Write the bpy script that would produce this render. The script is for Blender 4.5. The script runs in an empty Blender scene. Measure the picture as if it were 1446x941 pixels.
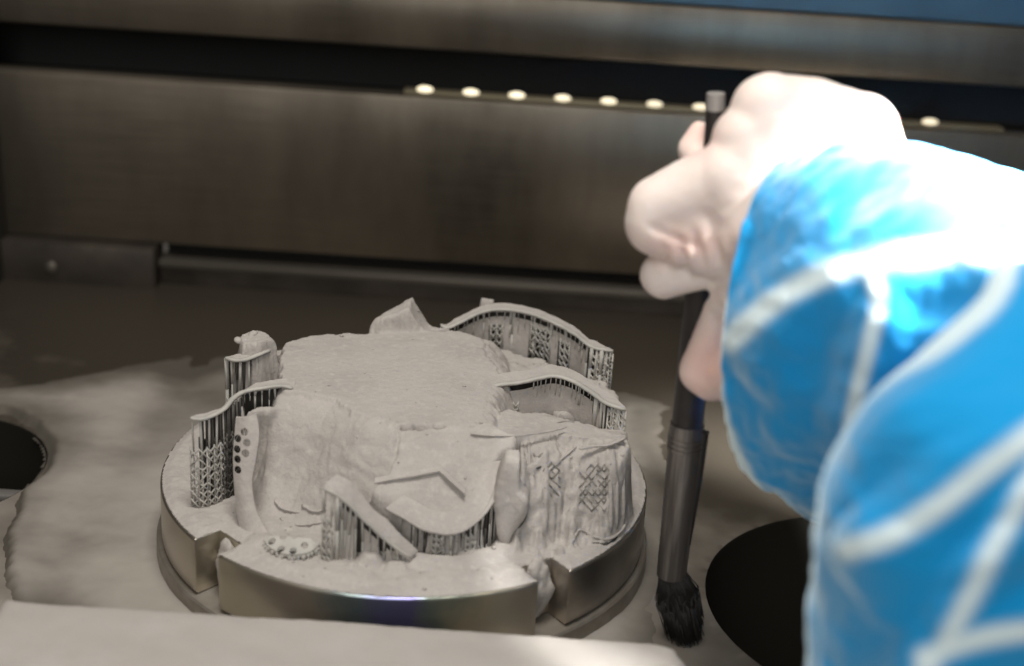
import bpy, bmesh, math, random
import numpy as np
from mathutils import Vector, Matrix
rnd = random.Random(7)
SC = bpy.context.scene
COL = SC.collection
MM = 0.001                                   # everything below is laid out in millimetres

# ------------------------------------------------------------------ camera
PITCH, ROLL, YAW, HFOV = math.radians(21.16), math.radians(3.62), math.radians(-.35), math.radians(40)
CAM = np.array([32.4, -393.8, 200.2])
FW = np.array([math.sin(YAW)*math.cos(PITCH), math.cos(YAW)*math.cos(PITCH), -math.sin(PITCH)])
_r = np.cross(FW, [0, 0, 1.]); _r /= np.linalg.norm(_r); _u = np.cross(_r, FW)
CR = math.cos(ROLL)*_r + math.sin(ROLL)*_u
CU = -math.sin(ROLL)*_r + math.cos(ROLL)*_u
cd = bpy.data.cameras.new('camera'); cam = bpy.data.objects.new('camera', cd); COL.objects.link(cam)
m = Matrix.Identity(4)
for i in range(3):
    m[i][0], m[i][1], m[i][2], m[i][3] = CR[i], CU[i], -FW[i], CAM[i]*MM
cam.matrix_world = m
cd.sensor_width = 36; cd.lens = 18/math.tan(HFOV/2); cd.clip_start = .01; cd.clip_end = 20
cd.dof.use_dof = True; cd.dof.focus_distance = .43; cd.dof.aperture_fstop = 8
SC.camera = cam

# ------------------------------------------------------------------ light (dim process chamber, one lamp close above the arm)
w = bpy.data.worlds.new('World'); SC.world = w; w.use_nodes = True
bg = w.node_tree.nodes['Background']; bg.inputs[0].default_value = (1, .9, .78, 1); bg.inputs[1].default_value = .085

def area(name, loc, target, size, power, col, sy=None, spread=180):
    l = bpy.data.lights.new(name, 'AREA'); l.shape = 'RECTANGLE'; l.size = size*MM; l.size_y = (sy or size)*MM
    l.energy = power; l.color = col; l.spread = math.radians(spread)
    o = bpy.data.objects.new(name, l); COL.objects.link(o)
    o.location = Vector(loc)*MM
    o.rotation_euler = (Vector(target)-Vector(loc)).to_track_quat('-Z', 'Y').to_euler()
    return o
area('chamber_lamp', (158, -146, 196), (152, -101, 108), 50, 3.3, (1, .98, .95), spread=50)
area('room_lamp', (10, -120, 600), (0, 0, 0), 200, 2.9, (1, .955, .89))
area('front_fill', (-60, -760, 420), (40, 0, 40), 420, 2.9, (1, .97, .93))  # unseen frontal fill, added to brighten the sleeve front and the wall
SC.view_settings.view_transform = 'Standard'; SC.view_settings.look = 'None'
SC.view_settings.exposure = 0; SC.view_settings.gamma = 1

# ------------------------------------------------------------------ helpers
PW, PH = 1446., 941.
PF = PW/2/math.tan(HFOV/2)
def ray(px, py): return (px-PW/2)/PF*CR - (py-PH/2)/PF*CU + FW
def at_z(px, py, z):
    d = ray(px, py); return CAM + d*((z-CAM[2])/d[2])
def at_y(px, py, y):
    d = ray(px, py); return CAM + d*((y-CAM[1])/d[1])
def at_slope(px, py, y0, z0, k):             # plane z = z0 + k (y - y0)
    d = ray(px, py); return CAM + d*((z0 + k*(CAM[1]-y0) - CAM[2])/(d[2]-k*d[1]))
def to_px(P):
    v = np.asarray(P)-CAM; z = v@FW
    return PW/2+PF*(v@CR)/z, PH/2-PF*(v@CU)/z

def link(name, me, mat=None, parent=None):
    o = bpy.data.objects.new(name, me); COL.objects.link(o)
    if mat is not None: me.materials.clear(); me.materials.append(mat)
    if parent is not None: o.parent = parent
    return o
def mk(name, V, F, mat, parent=None, smooth=True):
    me = bpy.data.meshes.new(name)
    me.from_pydata([tuple(float(c)*MM for c in v) for v in V], [], [tuple(int(i) for i in f) for f in F]); me.update()
    if smooth: me.polygons.foreach_set('use_smooth', [True]*len(me.polygons))
    return link(name, me, mat, parent)
def mk_np(name, V, F, mat, parent=None, smooth=True):     # V (n,3) mm, F (m,4)
    me = bpy.data.meshes.new(name)
    me.vertices.add(len(V)); me.vertices.foreach_set('co', (V*MM).astype(np.float32).ravel())
    k = F.shape[1]
    me.loops.add(F.size); me.loops.foreach_set('vertex_index', F.astype(np.int32).ravel())
    me.polygons.add(len(F)); me.polygons.foreach_set('loop_start', np.arange(0, F.size, k, dtype=np.int32))
    me.update(calc_edges=True); me.validate()
    if smooth: me.polygons.foreach_set('use_smooth', [True]*len(me.polygons))
    return link(name, me, mat, parent)
def empty(name, loc=(0, 0, 0)):
    o = bpy.data.objects.new(name, None); COL.objects.link(o); o.location = Vector(loc)*MM; o.empty_display_size = .01
    return o
def tag(o, label=None, cat=None, group=None, kind=None):
    if label: o['label'] = label
    if cat: o['category'] = cat
    if group: o['group'] = group
    if kind: o['kind'] = kind
    return o
def bake(o):                                 # apply modifiers
    dg = bpy.context.evaluated_depsgraph_get(); dg.update()
    me = bpy.data.meshes.new_from_object(o.evaluated_get(dg)); old = o.data
    o.modifiers.clear(); o.data = me; me.name = old.name
    return o
def smooth_angle(o, deg=35):
    me = o.data; me.polygons.foreach_set('use_smooth', [True]*len(me.polygons))
    try: me.set_sharp_from_angle(angle=math.radians(deg))
    except Exception: pass
def box(name, x0, x1, y0, y1, z0, z1, mat, parent=None, bev=.8, seg=2):
    bm = bmesh.new(); bmesh.ops.create_cube(bm, size=1)
    for v in bm.verts:
        v.co = Vector(((x0+x1)/2+v.co.x*(x1-x0), (y0+y1)/2+v.co.y*(y1-y0), (z0+z1)/2+v.co.z*(z1-z0)))*MM
    if bev: bmesh.ops.bevel(bm, geom=bm.edges[:], offset=bev*MM, segments=seg, affect='EDGES', profile=.5)
    me = bpy.data.meshes.new(name); bm.to_mesh(me); bm.free()
    o = link(name, me, mat, parent); smooth_angle(o); return o
def catmull(P, n):
    P = np.asarray(P, float); Q = np.vstack([2*P[0]-P[1], P, 2*P[-1]-P[-2]])
    seg = np.linalg.norm(np.diff(P, axis=0), axis=1); s = np.concatenate([[0], np.cumsum(seg)])
    out = []
    for t in np.linspace(0, s[-1], n):
        i = min(max(np.searchsorted(s, t, side='right')-1, 0), len(seg)-1); u = (t-s[i])/max(seg[i], 1e-9)
        a, b, c, d = Q[i], Q[i+1], Q[i+2], Q[i+3]
        out.append(.5*((2*b)+(-a+c)*u+(2*a-5*b+4*c-d)*u*u+(-a+3*b-3*c+d)*u**3))
    return np.array(out)
def _hash(ix, iy, iz, seed):
    h = (ix*374761393 + iy*668265263 + iz*2147483647 + seed*1274126177) & 0xffffffff
    h = ((h ^ (h >> 13))*1274126177) & 0xffffffff
    return ((h ^ (h >> 16)) & 0xffff)/65535.
def vnoise(x, y, z, seed=0):
    x, y, z = np.broadcast_arrays(np.asarray(x, float), np.asarray(y, float), np.asarray(z, float))
    fx, fy, fz = np.floor(x), np.floor(y), np.floor(z); ix, iy, iz = fx.astype(np.int64), fy.astype(np.int64), fz.astype(np.int64)
    u, v, t = x-fx, y-fy, z-fz; u, v, t = [a*a*(3-2*a) for a in (u, v, t)]
    r = 0
    for a in (0, 1):
        for b in (0, 1):
            for c in (0, 1):
                r = r + _hash(ix+a, iy+b, iz+c, seed)*(u if a else 1-u)*(v if b else 1-v)*(t if c else 1-t)
    return r*2-1
def fbm(x, y, z=0., seed=0, oct=4):
    r = 0; a = 1.; f = 1.; n = 0
    for k in range(oct):
        r = r + a*vnoise(np.asarray(x)*f+k*17.3, np.asarray(y)*f+k*5.1, np.asarray(z)*f, seed+k); n += a; a *= .5; f *= 2.03
    return r/n
def sstep(a, b, x): t = np.clip((x-a)/(b-a), 0, 1); return t*t*(3-2*t)
def sdf(poly, X, Y):                         # + inside
    p = np.asarray(poly, float); d = np.full(X.shape, 1e9); s = np.zeros(X.shape, bool)
    for i in range(len(p)):
        a, b = p[i], p[(i+1) % len(p)]; e = b-a; wx, wy = X-a[0], Y-a[1]
        t = np.clip((wx*e[0]+wy*e[1])/(e@e+1e-12), 0, 1)
        d = np.minimum(d, np.hypot(wx-e[0]*t, wy-e[1]*t))
        c = ((a[1] <= Y) != (b[1] <= Y)) & (X < a[0]+(Y-a[1])/(b[1]-a[1]+1e-12)*e[0]); s ^= c
    return np.where(s, d, -d)

# ------------------------------------------------------------------ materials
def mat(name, base=(.5, .5, .5), rough=.6, metal=0., noise=None, bump=None, **kw):
    """noise = (scale, colour, amount lo, hi); bump = list of (scale, strength, distance mm)"""
    M = bpy.data.materials.new(name); M.use_nodes = True; nt = M.node_tree; N, L = nt.nodes, nt.links
    b = N['Principled BSDF']; b.inputs['Base Color'].default_value = (*base, 1); b.inputs['Roughness'].default_value = rough; b.inputs['Metallic'].default_value = metal
    for k, v in kw.items(): b.inputs[k.replace('_', ' ')].default_value = v
    tc = N.new('ShaderNodeTexCoord')
    col = None
    for n in (noise or []):
        t = N.new('ShaderNodeTexNoise'); t.inputs['Scale'].default_value = n[0]; t.inputs['Detail'].default_value = 6; t.inputs['Roughness'].default_value = .6
        mp = N.new('ShaderNodeMapping'); L.new(tc.outputs['Object'], mp.inputs[0]); mp.inputs['Scale'].default_value = n[4] if len(n) > 4 else (1, 1, 1)
        L.new(mp.outputs[0], t.inputs['Vector'])
        r = N.new('ShaderNodeValToRGB'); r.color_ramp.elements[0].position = n[2]; r.color_ramp.elements[1].position = n[3]; L.new(t.outputs[0], r.inputs[0])
        mx = N.new('ShaderNodeMix'); mx.data_type = 'RGBA'; L.new(r.outputs[0], mx.inputs[0])
        if col is None: mx.inputs[6].default_value = (*base, 1)
        else: L.new(col, mx.inputs[6])
        mx.inputs[7].default_value = (*n[1], 1); col = mx.outputs[2]
    if col is not None: L.new(col, b.inputs['Base Color'])
    nrm = None
    for s in (bump or []):
        t = N.new('ShaderNodeTexNoise'); t.inputs['Scale'].default_value = s[0]; t.inputs['Detail'].default_value = 5
        mp = N.new('ShaderNodeMapping'); L.new(tc.outputs['Object'], mp.inputs[0]); mp.inputs['Scale'].default_value = s[3] if len(s) > 3 else (1, 1, 1)
        L.new(mp.outputs[0], t.inputs['Vector'])
        bp = N.new('ShaderNodeBump'); bp.inputs['Strength'].default_value = s[1]; bp.inputs['Distance'].default_value = s[2]*MM; L.new(t.outputs[0], bp.inputs['Height'])
        if nrm is not None: L.new(nrm, bp.inputs['Normal'])
        nrm = bp.outputs[0]
    if nrm is not None: L.new(nrm, b.inputs['Normal'])
    return M
POWDER = mat('metal_powder', (.42, .389, .362), .95, 0, [(45, (.37, .344, .322), .4, .62), (400, (.45, .421, .388), .5, .7), (1500, (.36, .336, .31), .52, .72)],
             [(260, .4, .7), (750, .5, .4), (1800, .4, .25)], Specular_IOR_Level=.15)
SINTER = mat('sintered_metal', (.44, .42, .385), .7, .12, [(120, (.36, .35, .325), .42, .62)], [(900, .4, .3)], Specular_IOR_Level=.4)
CAVITY_SHADE = mat('cavity_shade', (.075, .07, .063), .6, .5, [(200, (.13, .12, .108), .5, .7)], [(900, .4, .3)])  # dark base puts the shade of the cavities into the colour
DULL = mat('dull_alloy', (.20, .188, .17), .7, .2, [(200, (.32, .30, .275), .45, .65)], [(900, .4, .3)])
STEEL = mat('brushed_steel', (.26, .225, .178), .43, .85, [(7, (.075, .065, .052), .38, .62, (1, 1, .35)), (900, (.16, .138, .11), .45, .8, (.03, 1, 1))],  # broad patches paint smudges and uneven reflections into the base colour
            [(1500, .12, .1, (.02, 1, 1))], Anisotropic=.6)
STEEL_DARK = mat('dark_steel', (.075, .062, .05), .55, .6, [(30, (.04, .034, .028), .4, .65)], [(300, .1, .1)])
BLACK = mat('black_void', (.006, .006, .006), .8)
RAIL = mat('rail_steel', (.17, .152, .128), .5, .7, [(18, (.06, .054, .046), .4, .7, (.1, 1, 1))])
BLUE = mat('blue_paint', (.035, .085, .14), .5, 0, [(20, (.05, .11, .17), .4, .7)])

def dust_steel(name, dust, metalcol, scale, lo, hi, rough=.5):
    M = bpy.data.materials.new(name); M.use_nodes = True; nt = M.node_tree; N, L = nt.nodes, nt.links
    b = N['Principled BSDF']; tc = N.new('ShaderNodeTexCoord')
    t = N.new('ShaderNodeTexNoise'); t.inputs['Scale'].default_value = scale; t.inputs['Detail'].default_value = 7; t.inputs['Roughness'].default_value = .55
    L.new(tc.outputs['Object'], t.inputs['Vector'])
    at = N.new('ShaderNodeAttribute'); at.attribute_name = 'dust'
    ad = N.new('ShaderNodeMath'); ad.operation = 'ADD'; L.new(t.outputs[0], ad.inputs[0]); L.new(at.outputs['Fac'], ad.inputs[1])
    r = N.new('ShaderNodeValToRGB'); r.color_ramp.elements[0].position = lo; r.color_ramp.elements[1].position = hi; L.new(ad.outputs[0], r.inputs[0])
    mx = N.new('ShaderNodeMix'); mx.data_type = 'RGBA'; L.new(r.outputs[0], mx.inputs[0]); mx.inputs[6].default_value = (*metalcol, 1); mx.inputs[7].default_value = (*dust, 1)
    L.new(mx.outputs[2], b.inputs['Base Color'])
    iv = N.new('ShaderNodeMath'); iv.operation = 'SUBTRACT'; iv.inputs[0].default_value = .75; L.new(r.outputs[0], iv.inputs[1]); iv.use_clamp = True; L.new(iv.outputs[0], b.inputs['Metallic'])
    rr = N.new('ShaderNodeMapRange'); rr.inputs[3].default_value = rough; rr.inputs[4].default_value = .95; L.new(r.outputs[0], rr.inputs[0]); L.new(rr.outputs[0], b.inputs['Roughness'])
    t2 = N.new('ShaderNodeTexNoise'); t2.inputs['Scale'].default_value = 500; L.new(tc.outputs['Object'], t2.inputs['Vector'])
    bp = N.new('ShaderNodeBump'); bp.inputs['Strength'].default_value = .15; bp.inputs['Distance'].default_value = .0003; L.new(t2.outputs[0], bp.inputs['Height']); L.new(bp.outputs[0], b.inputs['Normal'])
    return M

# ------------------------------------------------------------------ setting: floor with two round ports, back wall
ZF = -25.
PORTS = [((152, -22), 58), ((-166, 28), 40)]
FLOORM = dust_steel('dusty_floor', (.30, .27, .235), (.10, .085, .066), 14, .42, .85)
st = 2.2
gx, gy = np.arange(-330, 330+st, st), np.arange(-330, 232, st)
X, Y = np.meshgrid(gx, gy); n, mm_ = X.shape
Zf = np.full(X.shape, ZF) + .25*fbm(X/25, Y/25, 0, 3)
# pull the grid onto the port rims, drop what lies inside
inside = np.zeros(X.shape, bool)
for (cx, cy), r in PORTS:
    d = np.hypot(X-cx, Y-cy); near = (abs(d-r) < st*.75); k = np.where(near, r/np.maximum(d, 1e-6), 1)
    X = np.where(near, cx+(X-cx)*k, X); Y = np.where(near, cy+(Y-cy)*k, Y)
    inside |= np.hypot(X-cx, Y-cy) < r-.05
idx = np.arange(n*mm_).reshape(n, mm_)
Q = np.stack([idx[:-1, :-1], idx[:-1, 1:], idx[1:, 1:], idx[1:, :-1]], -1).reshape(-1, 4)
Q = Q[~inside.ravel()[Q].any(1)]
floor = mk_np('floor', np.stack([X, Y, Zf], -1).reshape(-1, 3), Q, FLOORM); tag(floor, kind='structure')
dust = .12 - .0022*(Y+20) - .0006*X + .12*fbm(X/60, Y/30, 0, 9)
dust = np.where(X > 75, dust-.0012*(X-75), dust)
a = floor.data.attributes.new('dust', 'FLOAT', 'POINT'); a.data.foreach_set('value', dust.ravel().astype(np.float32))
def port(cx, cy, r, depth):
    V, F, k = [], [], 72
    prof = [(r-.02, ZF+.15), (r-.6, ZF-.6), (r-.6, ZF-depth), (0.01, ZF-depth-1)]
    for pr, pz in prof:
        for i in range(k): V.append((cx+pr*math.cos(2*math.pi*i/k), cy+pr*math.sin(2*math.pi*i/k), pz))
    for j in range(len(prof)-1):
        for i in range(k): F.append((j*k+i, j*k+(i+1) % k, (j+1)*k+(i+1) % k, (j+1)*k+i))
    return mk('port_wall', V, F, PORTM, floor)
PORTM = mat('port_dark', (.013, .012, .010), .9, Specular_IOR_Level=0.)  # near-black base stands in for the darkness deep in the ports
for (c, r) in PORTS: port(*c, r, 160)
lip = box('port_crossbar', -203, -127.5, 22, 27, ZF-10, ZF-6, mat('port_bar', (.16, .15, .14), .5, .3), floor, .8)

wall = empty('back_wall', (0, 220, ZF)); tag(wall, kind='structure')
def wbox(*a, **k):
    o = box(*a, **k); o.parent = wall; o.matrix_parent_inverse = Matrix.Translation((0, -220*MM, -ZF*MM)); return o
wbox('steel_panel', -230, 330, 222, 236, -5.5, 70.5, STEEL, bev=1)
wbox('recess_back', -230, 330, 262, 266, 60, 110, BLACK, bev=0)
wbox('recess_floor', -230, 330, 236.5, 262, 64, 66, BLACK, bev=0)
wbox('upper_panel', -230, 330, 220, 262, 92, 117.5, STEEL, bev=1.5)
wbox('blue_trim', -230, 330, 221, 258, 118, 170, BLUE, bev=1)
wbox('base_block', -230, -137, 214, 232, -26, -6, STEEL_DARK, bev=.8)
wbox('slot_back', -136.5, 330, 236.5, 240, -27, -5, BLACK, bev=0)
wbox('ledge_rail', -136.5, 330, 219, 236, -16, -12.4, RAIL, bev=.8)
wbox('base_strip', -136.5, 330, 222, 236, -26, -16.6, STEEL_DARK, bev=.6)
wbox('side_wall', -240, -207, -60, 221, -30, 170, mat('side_panel', (.03, .027, .023), .6, .4), bev=0)
sc_ = at_y(72, 378, 213.5)
bm = bmesh.new(); bmesh.ops.create_uvsphere(bm, u_segments=16, v_segments=8, radius=3*MM)
for v in bm.verts: v.co = Vector((v.co.x, v.co.y*.45, v.co.z)) + Vector(sc_)*MM
me = bpy.data.meshes.new('screw_head'); bm.to_mesh(me); bm.free()
o = link('screw_head', me, RAIL, wall); o.matrix_parent_inverse = Matrix.Translation((0, -220*MM, -ZF*MM)); smooth_angle(o, 60)

# LED strip lying in the mouth of the dark recess
strip = empty('led_strip', (90, 228, 70.5)); tag(strip, 'row of small warm glowing lights along the dark slot behind the hand', 'light strip')
INV = Matrix.Translation((-90*MM, -228*MM, -70.5*MM))
def lchild(o): o.parent = strip; o.matrix_parent_inverse = INV; return o
lchild(box('carrier_rail', -26, 240, 224, 232, 70.8, 72.6, mat('strip_carrier', (.19, .165, .11), .5, .5), None, .4))
LEDM = mat('led_glow', (1, .9, .7), .4); b = LEDM.node_tree.nodes['Principled BSDF']; b.inputs['Emission Color'].default_value = (1, .88, .6, 1); b.inputs['Emission Strength'].default_value = .9
lx = [at_y(600+ (1315-600)/11.*i, 124+(168-124)/11.*i, 224)[0] for i in range(12)]
led0 = None
for i, x in enumerate(lx):
    if led0 is None:
        bm = bmesh.new(); bmesh.ops.create_uvsphere(bm, u_segments=16, v_segments=10, radius=MM)
        for v in bm.verts: v.co = Vector((v.co.x*3.7, v.co.y*1.8, v.co.z*1.6))
        led0 = bpy.data.meshes.new('led'); bm.to_mesh(led0); bm.free(); led0.polygons.foreach_set('use_smooth', [True]*len(led0.polygons)); led0.materials.append(LEDM)
    if i in (0, 3, 5):
        lm = LEDM.copy(); lm.node_tree.nodes['Principled BSDF'].inputs['Emission Strength'].default_value = (.95, 0, 0, .7, 0, .5)[i]; led0 = led0.copy(); led0.materials[0] = lm
    o = bpy.data.objects.new('led', led0); COL.objects.link(o); o.location = Vector((x, 225, 73.4))*MM; lchild(o)

# ------------------------------------------------------------------ build disc
def disc_mat():
    M = bpy.data.materials.new('heat_tinted_steel'); M.use_nodes = True; nt = M.node_tree; N, L = nt.nodes, nt.links; b = N['Principled BSDF']
    b.inputs['Metallic'].default_value = .92; b.inputs['Roughness'].default_value = .3
    tc = N.new('ShaderNodeTexCoord'); sp = N.new('ShaderNodeSeparateXYZ'); L.new(tc.outputs['Object'], sp.inputs[0])
    t = N.new('ShaderNodeTexNoise'); t.inputs['Scale'].default_value = 60; t.inputs['Detail'].default_value = 4; L.new(tc.outputs['Object'], t.inputs['Vector'])
    ma = N.new('ShaderNodeMath'); ma.operation = 'MULTIPLY_ADD'; L.new(t.outputs[0], ma.inputs[0]); ma.inputs[1].default_value = .03; L.new(sp.outputs[0], ma.inputs[2])
    mr = N.new('ShaderNodeMapRange'); mr.inputs[1].default_value = -.06+.008; mr.inputs[2].default_value = .08+.008; L.new(ma.outputs[0], mr.inputs[0])
    r = N.new('ShaderNodeValToRGB'); L.new(mr.outputs[0], r.inputs[0]); e = r.color_ramp.elements
    e[0].position = 0; e[0].color = (.50, .45, .385, 1); e[1].position = 1; e[1].color = (.27, .255, .24, 1)
    for p, c in [(.18, (.48, .44, .35)), (.30, (.52, .47, .40)), (.42, (.22, .27, .27)), (.485, (.20, .21, .36)), (.55, (.20, .19, .38)), (.60, (.25, .30, .27)), (.67, (.54, .50, .38)), (.78, (.48, .43, .37)), (.86, (.42, .38, .33)), (.93, (.28, .265, .25))]:
        x = e.new(p); x.color = (*c, 1)
    L.new(r.outputs[0], b.inputs['Base Color'])
    t2 = N.new('ShaderNodeTexNoise'); t2.inputs['Scale'].default_value = 300; L.new(tc.outputs['Object'], t2.inputs['Vector'])
    mp = N.new('ShaderNodeMapping'); mp.inputs['Scale'].default_value = (.2, .2, 3); L.new(tc.outputs['Object'], mp.inputs[0]); L.new(mp.outputs[0], t2.inputs['Vector'])
    bp = N.new('ShaderNodeBump'); bp.inputs['Strength'].default_value = .12; bp.inputs['Distance'].default_value = .0004; L.new(t2.outputs[0], bp.inputs['Height']); L.new(bp.outputs[0], b.inputs['Normal'])
    return M
DISCM = disc_mat()
def lathe(name, prof, k, mat_, parent=None):
    V, F = [], []
    for pr, pz in prof:
        for i in range(k): V.append((pr*math.cos(2*math.pi*i/k), pr*math.sin(2*math.pi*i/k), pz))
    for j in range(len(prof)-1):
        for i in range(k): F.append((j*k+i, j*k+(i+1) % k, (j+1)*k+(i+1) % k, (j+1)*k+i))
    F.append(tuple(range(k))[::-1]); F.append(tuple((len(prof)-1)*k+i for i in range(k)))
    o = mk(name, V, F, mat_, parent); 
    bm = bmesh.new(); bm.from_mesh(o.data); bmesh.ops.recalc_face_normals(bm, faces=bm.faces); bm.to_mesh(o.data); bm.free()
    return o
disc = empty('build_plate', (0, 0, ZF)); tag(disc, 'round steel build plate with side notches and a blue heat tint in front', 'metal plate')
body = lathe('plate_body', [(74.2, -17.6), (75, -16.8), (75, -.5), (74.5, 0)], 180, DISCM)
NOTCH = [(-132.2, 11.), (-51.8, 11.)]
cut = []
for ang, wd in NOTCH:
    c = box('cutter', 66.5, 90, -wd/2, wd/2, -30, 10, None, None, 0); c.rotation_euler[2] = math.radians(ang); cut.append(c)
    md = body.modifiers.new('b', 'BOOLEAN'); md.object = c; md.operation = 'DIFFERENCE'; md.solver = 'EXACT'
bake(body)
for c in cut: bpy.data.objects.remove(c)
md = body.modifiers.new('v', 'BEVEL'); md.width = .5*MM; md.segments = 2; md.limit_method = 'ANGLE'; md.angle_limit = math.radians(40); bake(body); smooth_angle(body, 40)
DINV = Matrix.Translation((0, 0, -ZF*MM))
body.parent = disc; body.matrix_parent_inverse = DINV
RINGM = mat('collar_steel', (.27, .24, .2), .5, .6, [(80, (.36, .33, .29), .45, .65)])
ring = lathe('collar_ring', [(76.6, -25.5), (76.6, -18.6), (76.1, -18.), (70, -17.8)], 180, RINGM); smooth_angle(ring, 30); ring.parent = disc; ring.matrix_parent_inverse = DINV

# ------------------------------------------------------------------ powder heap caked on the plate
ST = .42
gx = np.arange(-75, 75.01, ST)
PX, PY = np.meshgrid(gx, gx); nP = len(gx)
SL = (-32., 29., .82)                         # the sloping shelf: y0, z0, slope
def P(px, py, z): return at_z(px, py, z)[:2]
wob = 1.1*fbm(PX/9, PY/9, 0, 21, 3) + .42*fbm(PX/2.4, PY/2.4, 0, 22, 3) + .55*np.floor(3*fbm(PX/5, PY/5, 0, 23, 2))+.3
def region(poly, h, wdt, wob_=1.):
    d = sdf(poly, PX, PY) + wob_*wob
    return d, np.where(d > -wdt, h*sstep(-wdt, wdt*.35, d), 0)
Hh = .9 + .55*fbm(PX/6, PY/6, 0, 31, 5) + .35*np.maximum(fbm(PX/2.2, PY/2.2, 0, 35), 0)
# plateau
P1 = [P(432, 472, 31), P(520, 466, 31), P(600, 464, 31), P(650, 470, 30), (20, 38), (23, 22), (27, 5), (24, -6), P(690, 606, 29.5), P(640, 605, 29.5), P(562, 602, 29.5), P(520, 590, 30), P(470, 565, 30), P(425, 556, 30), P(400, 552, 30), (-41, 0), (-43, 10), (-43, 24)]
hp = 30.2 + .012*(PY-0) + .4*fbm(PX/18, PY/18, 0, 41) + .12*fbm(PX/3, PY/3, 0, 42)
d1, r1 = region(P1, hp, 2.2); Hh = np.maximum(Hh, r1)
Hh = np.maximum(Hh, 29.6*np.where(PY > 12, sstep(-26, 0, d1), sstep(-17, 0, d1))*sstep(4, 10, PX)*sstep(-34, -26, PY))    # soft slope into the right hollow
# left concave face below the plateau
conc = 29*np.power(sstep(-25, 1.5, sdf(P1, PX, PY) + .6*fbm(PX/14, PY/14, 0, 44, 3) + .25*fbm(PX/4, PY/4, 0, 45, 3)), 1.15)*sstep(12, -2, PX)*sstep(-47, -38, PX)*sstep(8, -2, PY)
Hh = np.maximum(Hh, conc)
# hollow behind the right arcades
P2 = [(12, 46), P(640, 452, 31), P(700, 440, 32), P(770, 455, 33), P(830, 490, 31), (62, 33), (66, 22), (64, 4), (56, 2), (43, 8), (28, 6), (24, 20)]
d, r = region(P2, 19.5 + 1.2*fbm(PX/6, PY/6, 0, 51), 2.2); Hh = np.maximum(Hh, r)
P3 = [(25, 6), (43, 6), (56, -1), (65, -6), (66, -18), (62, -26), (48, -24), (23, -30)]
d, r = region(P3, 19.5 + .9*fbm(PX/5, PY/5, 0, 52) + .29*np.clip(-PY, 0, 28), 2.2); Hh = np.maximum(Hh, r)
# right front block (third arcade): roof and a steep caked face
P4 = [P(676, 606, 29.5), P(740, 612, 29), P(800, 602, 28.5), P(840, 612, 27), P(880, 622, 26), (65, -20), (52, -12), (30, -10)]
d4 = sdf(P4, PX, PY) + wob
Hh = np.maximum(Hh, (27.5-.06*(PX-30))*sstep(-2, 1, d4))
face = np.power(sstep(-21, .5, d4 + 1.6*fbm(PX/4, PY/14, 0, 61, 4) + 1.1*np.floor(3.5*fbm(PX/7, PY/10, 0, 62, 2)) + .8*np.floor(3*fbm(PX/3.2, PY/6, 0, 63, 2))), .62)*25.5*sstep(31, 36, PX)*sstep(-16, -20, PY)*sstep(70.5, 66, PX)*sstep(75, 70, np.hypot(PX, PY))
Hh = np.maximum(Hh, face)
# sloping shelf of the front framework
def S(px, py): return at_slope(px, py, *SL)[:2]
RIM = [(522, 692), (545, 716), (570, 729), (600, 746), (635, 752), (662, 743), (688, 718), (700, 692), (708, 664), (716, 648)]
P6 = [S(*q) for q in RIM] + [P(738, 618, 28), P(690, 606, 29), P(562, 604, 29), S(560, 636), S(545, 668)]
_bc = S(622, 712); shelf = SL[1] + SL[2]*(PY-SL[0]) - 2.6*np.exp(-(((PX-_bc[0])/10)**2+((PY-_bc[1])/7)**2)) + .5*fbm(PX/9, PY/9, 0, 71) + .15*fbm(PX/2, PY/2, 0, 72)
d6 = sdf(P6, PX, PY) + .45*wob; 
drim = np.full(PX.shape, 1e9); rimxy = np.array([S(*q) for q in RIM[1:]])
for i_ in range(len(rimxy)-1):
    a_, e_ = rimxy[i_], rimxy[i_+1]-rimxy[i_]; t_ = np.clip(((PX-a_[0])*e_[0]+(PY-a_[1])*e_[1])/(e_@e_), 0, 1); drim = np.minimum(drim, np.hypot(PX-a_[0]-e_[0]*t_, PY-a_[1]-e_[1]*t_))
r6 = np.maximum(shelf-.3, 0)*sstep(-1.6, .6, d6)*sstep(.8, 3.0, drim); Hh = np.maximum(Hh, r6)
# powder stuck under the shelf rim and under the diagonal band
Hh = np.maximum(Hh, np.clip((shelf-1.5), 0, 30)*sstep(-.5, 2, d6)*sstep(1.2, 3.6, drim))
low = 3.6*sstep(-15, -3, d6 + 2*fbm(PX/5, PY/5, 0, 73))*(1-sstep(-2, 0, d6)); Hh = np.maximum(Hh, low)
# left tower blocks behind the lattice walls
P7 = [P(332, 508, 29), P(365, 506, 29), P(420, 486, 30), (-40, 26), (-50, 27), (-57, 20)]
d, r = region(P7, 27 + 1.5*fbm(PX/5, PY/5, 0, 81), 2.2); Hh = np.maximum(Hh, r)
P7b = [P(338, 480, 32), P(352, 474, 33), P(372, 474, 33), P(395, 488, 32), P(372, 500, 31), P(340, 500, 31)]
d, r = region(P7b, 34.4 + .8*fbm(PX/4, PY/4, 0, 82), 2.4, .6); Hh = np.maximum(Hh, r)
P8 = [P(345, 566, 30), P(400, 552, 30), P(430, 560, 29), (-33, -14), (-38, -20), (-45, -24), (-49, -21), (-47, -8)]
d, r = region(P8, 26.5 + 1.*fbm(PX/4, PY/4, 0, 83), 2); Hh = np.maximum(Hh, r)
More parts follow.
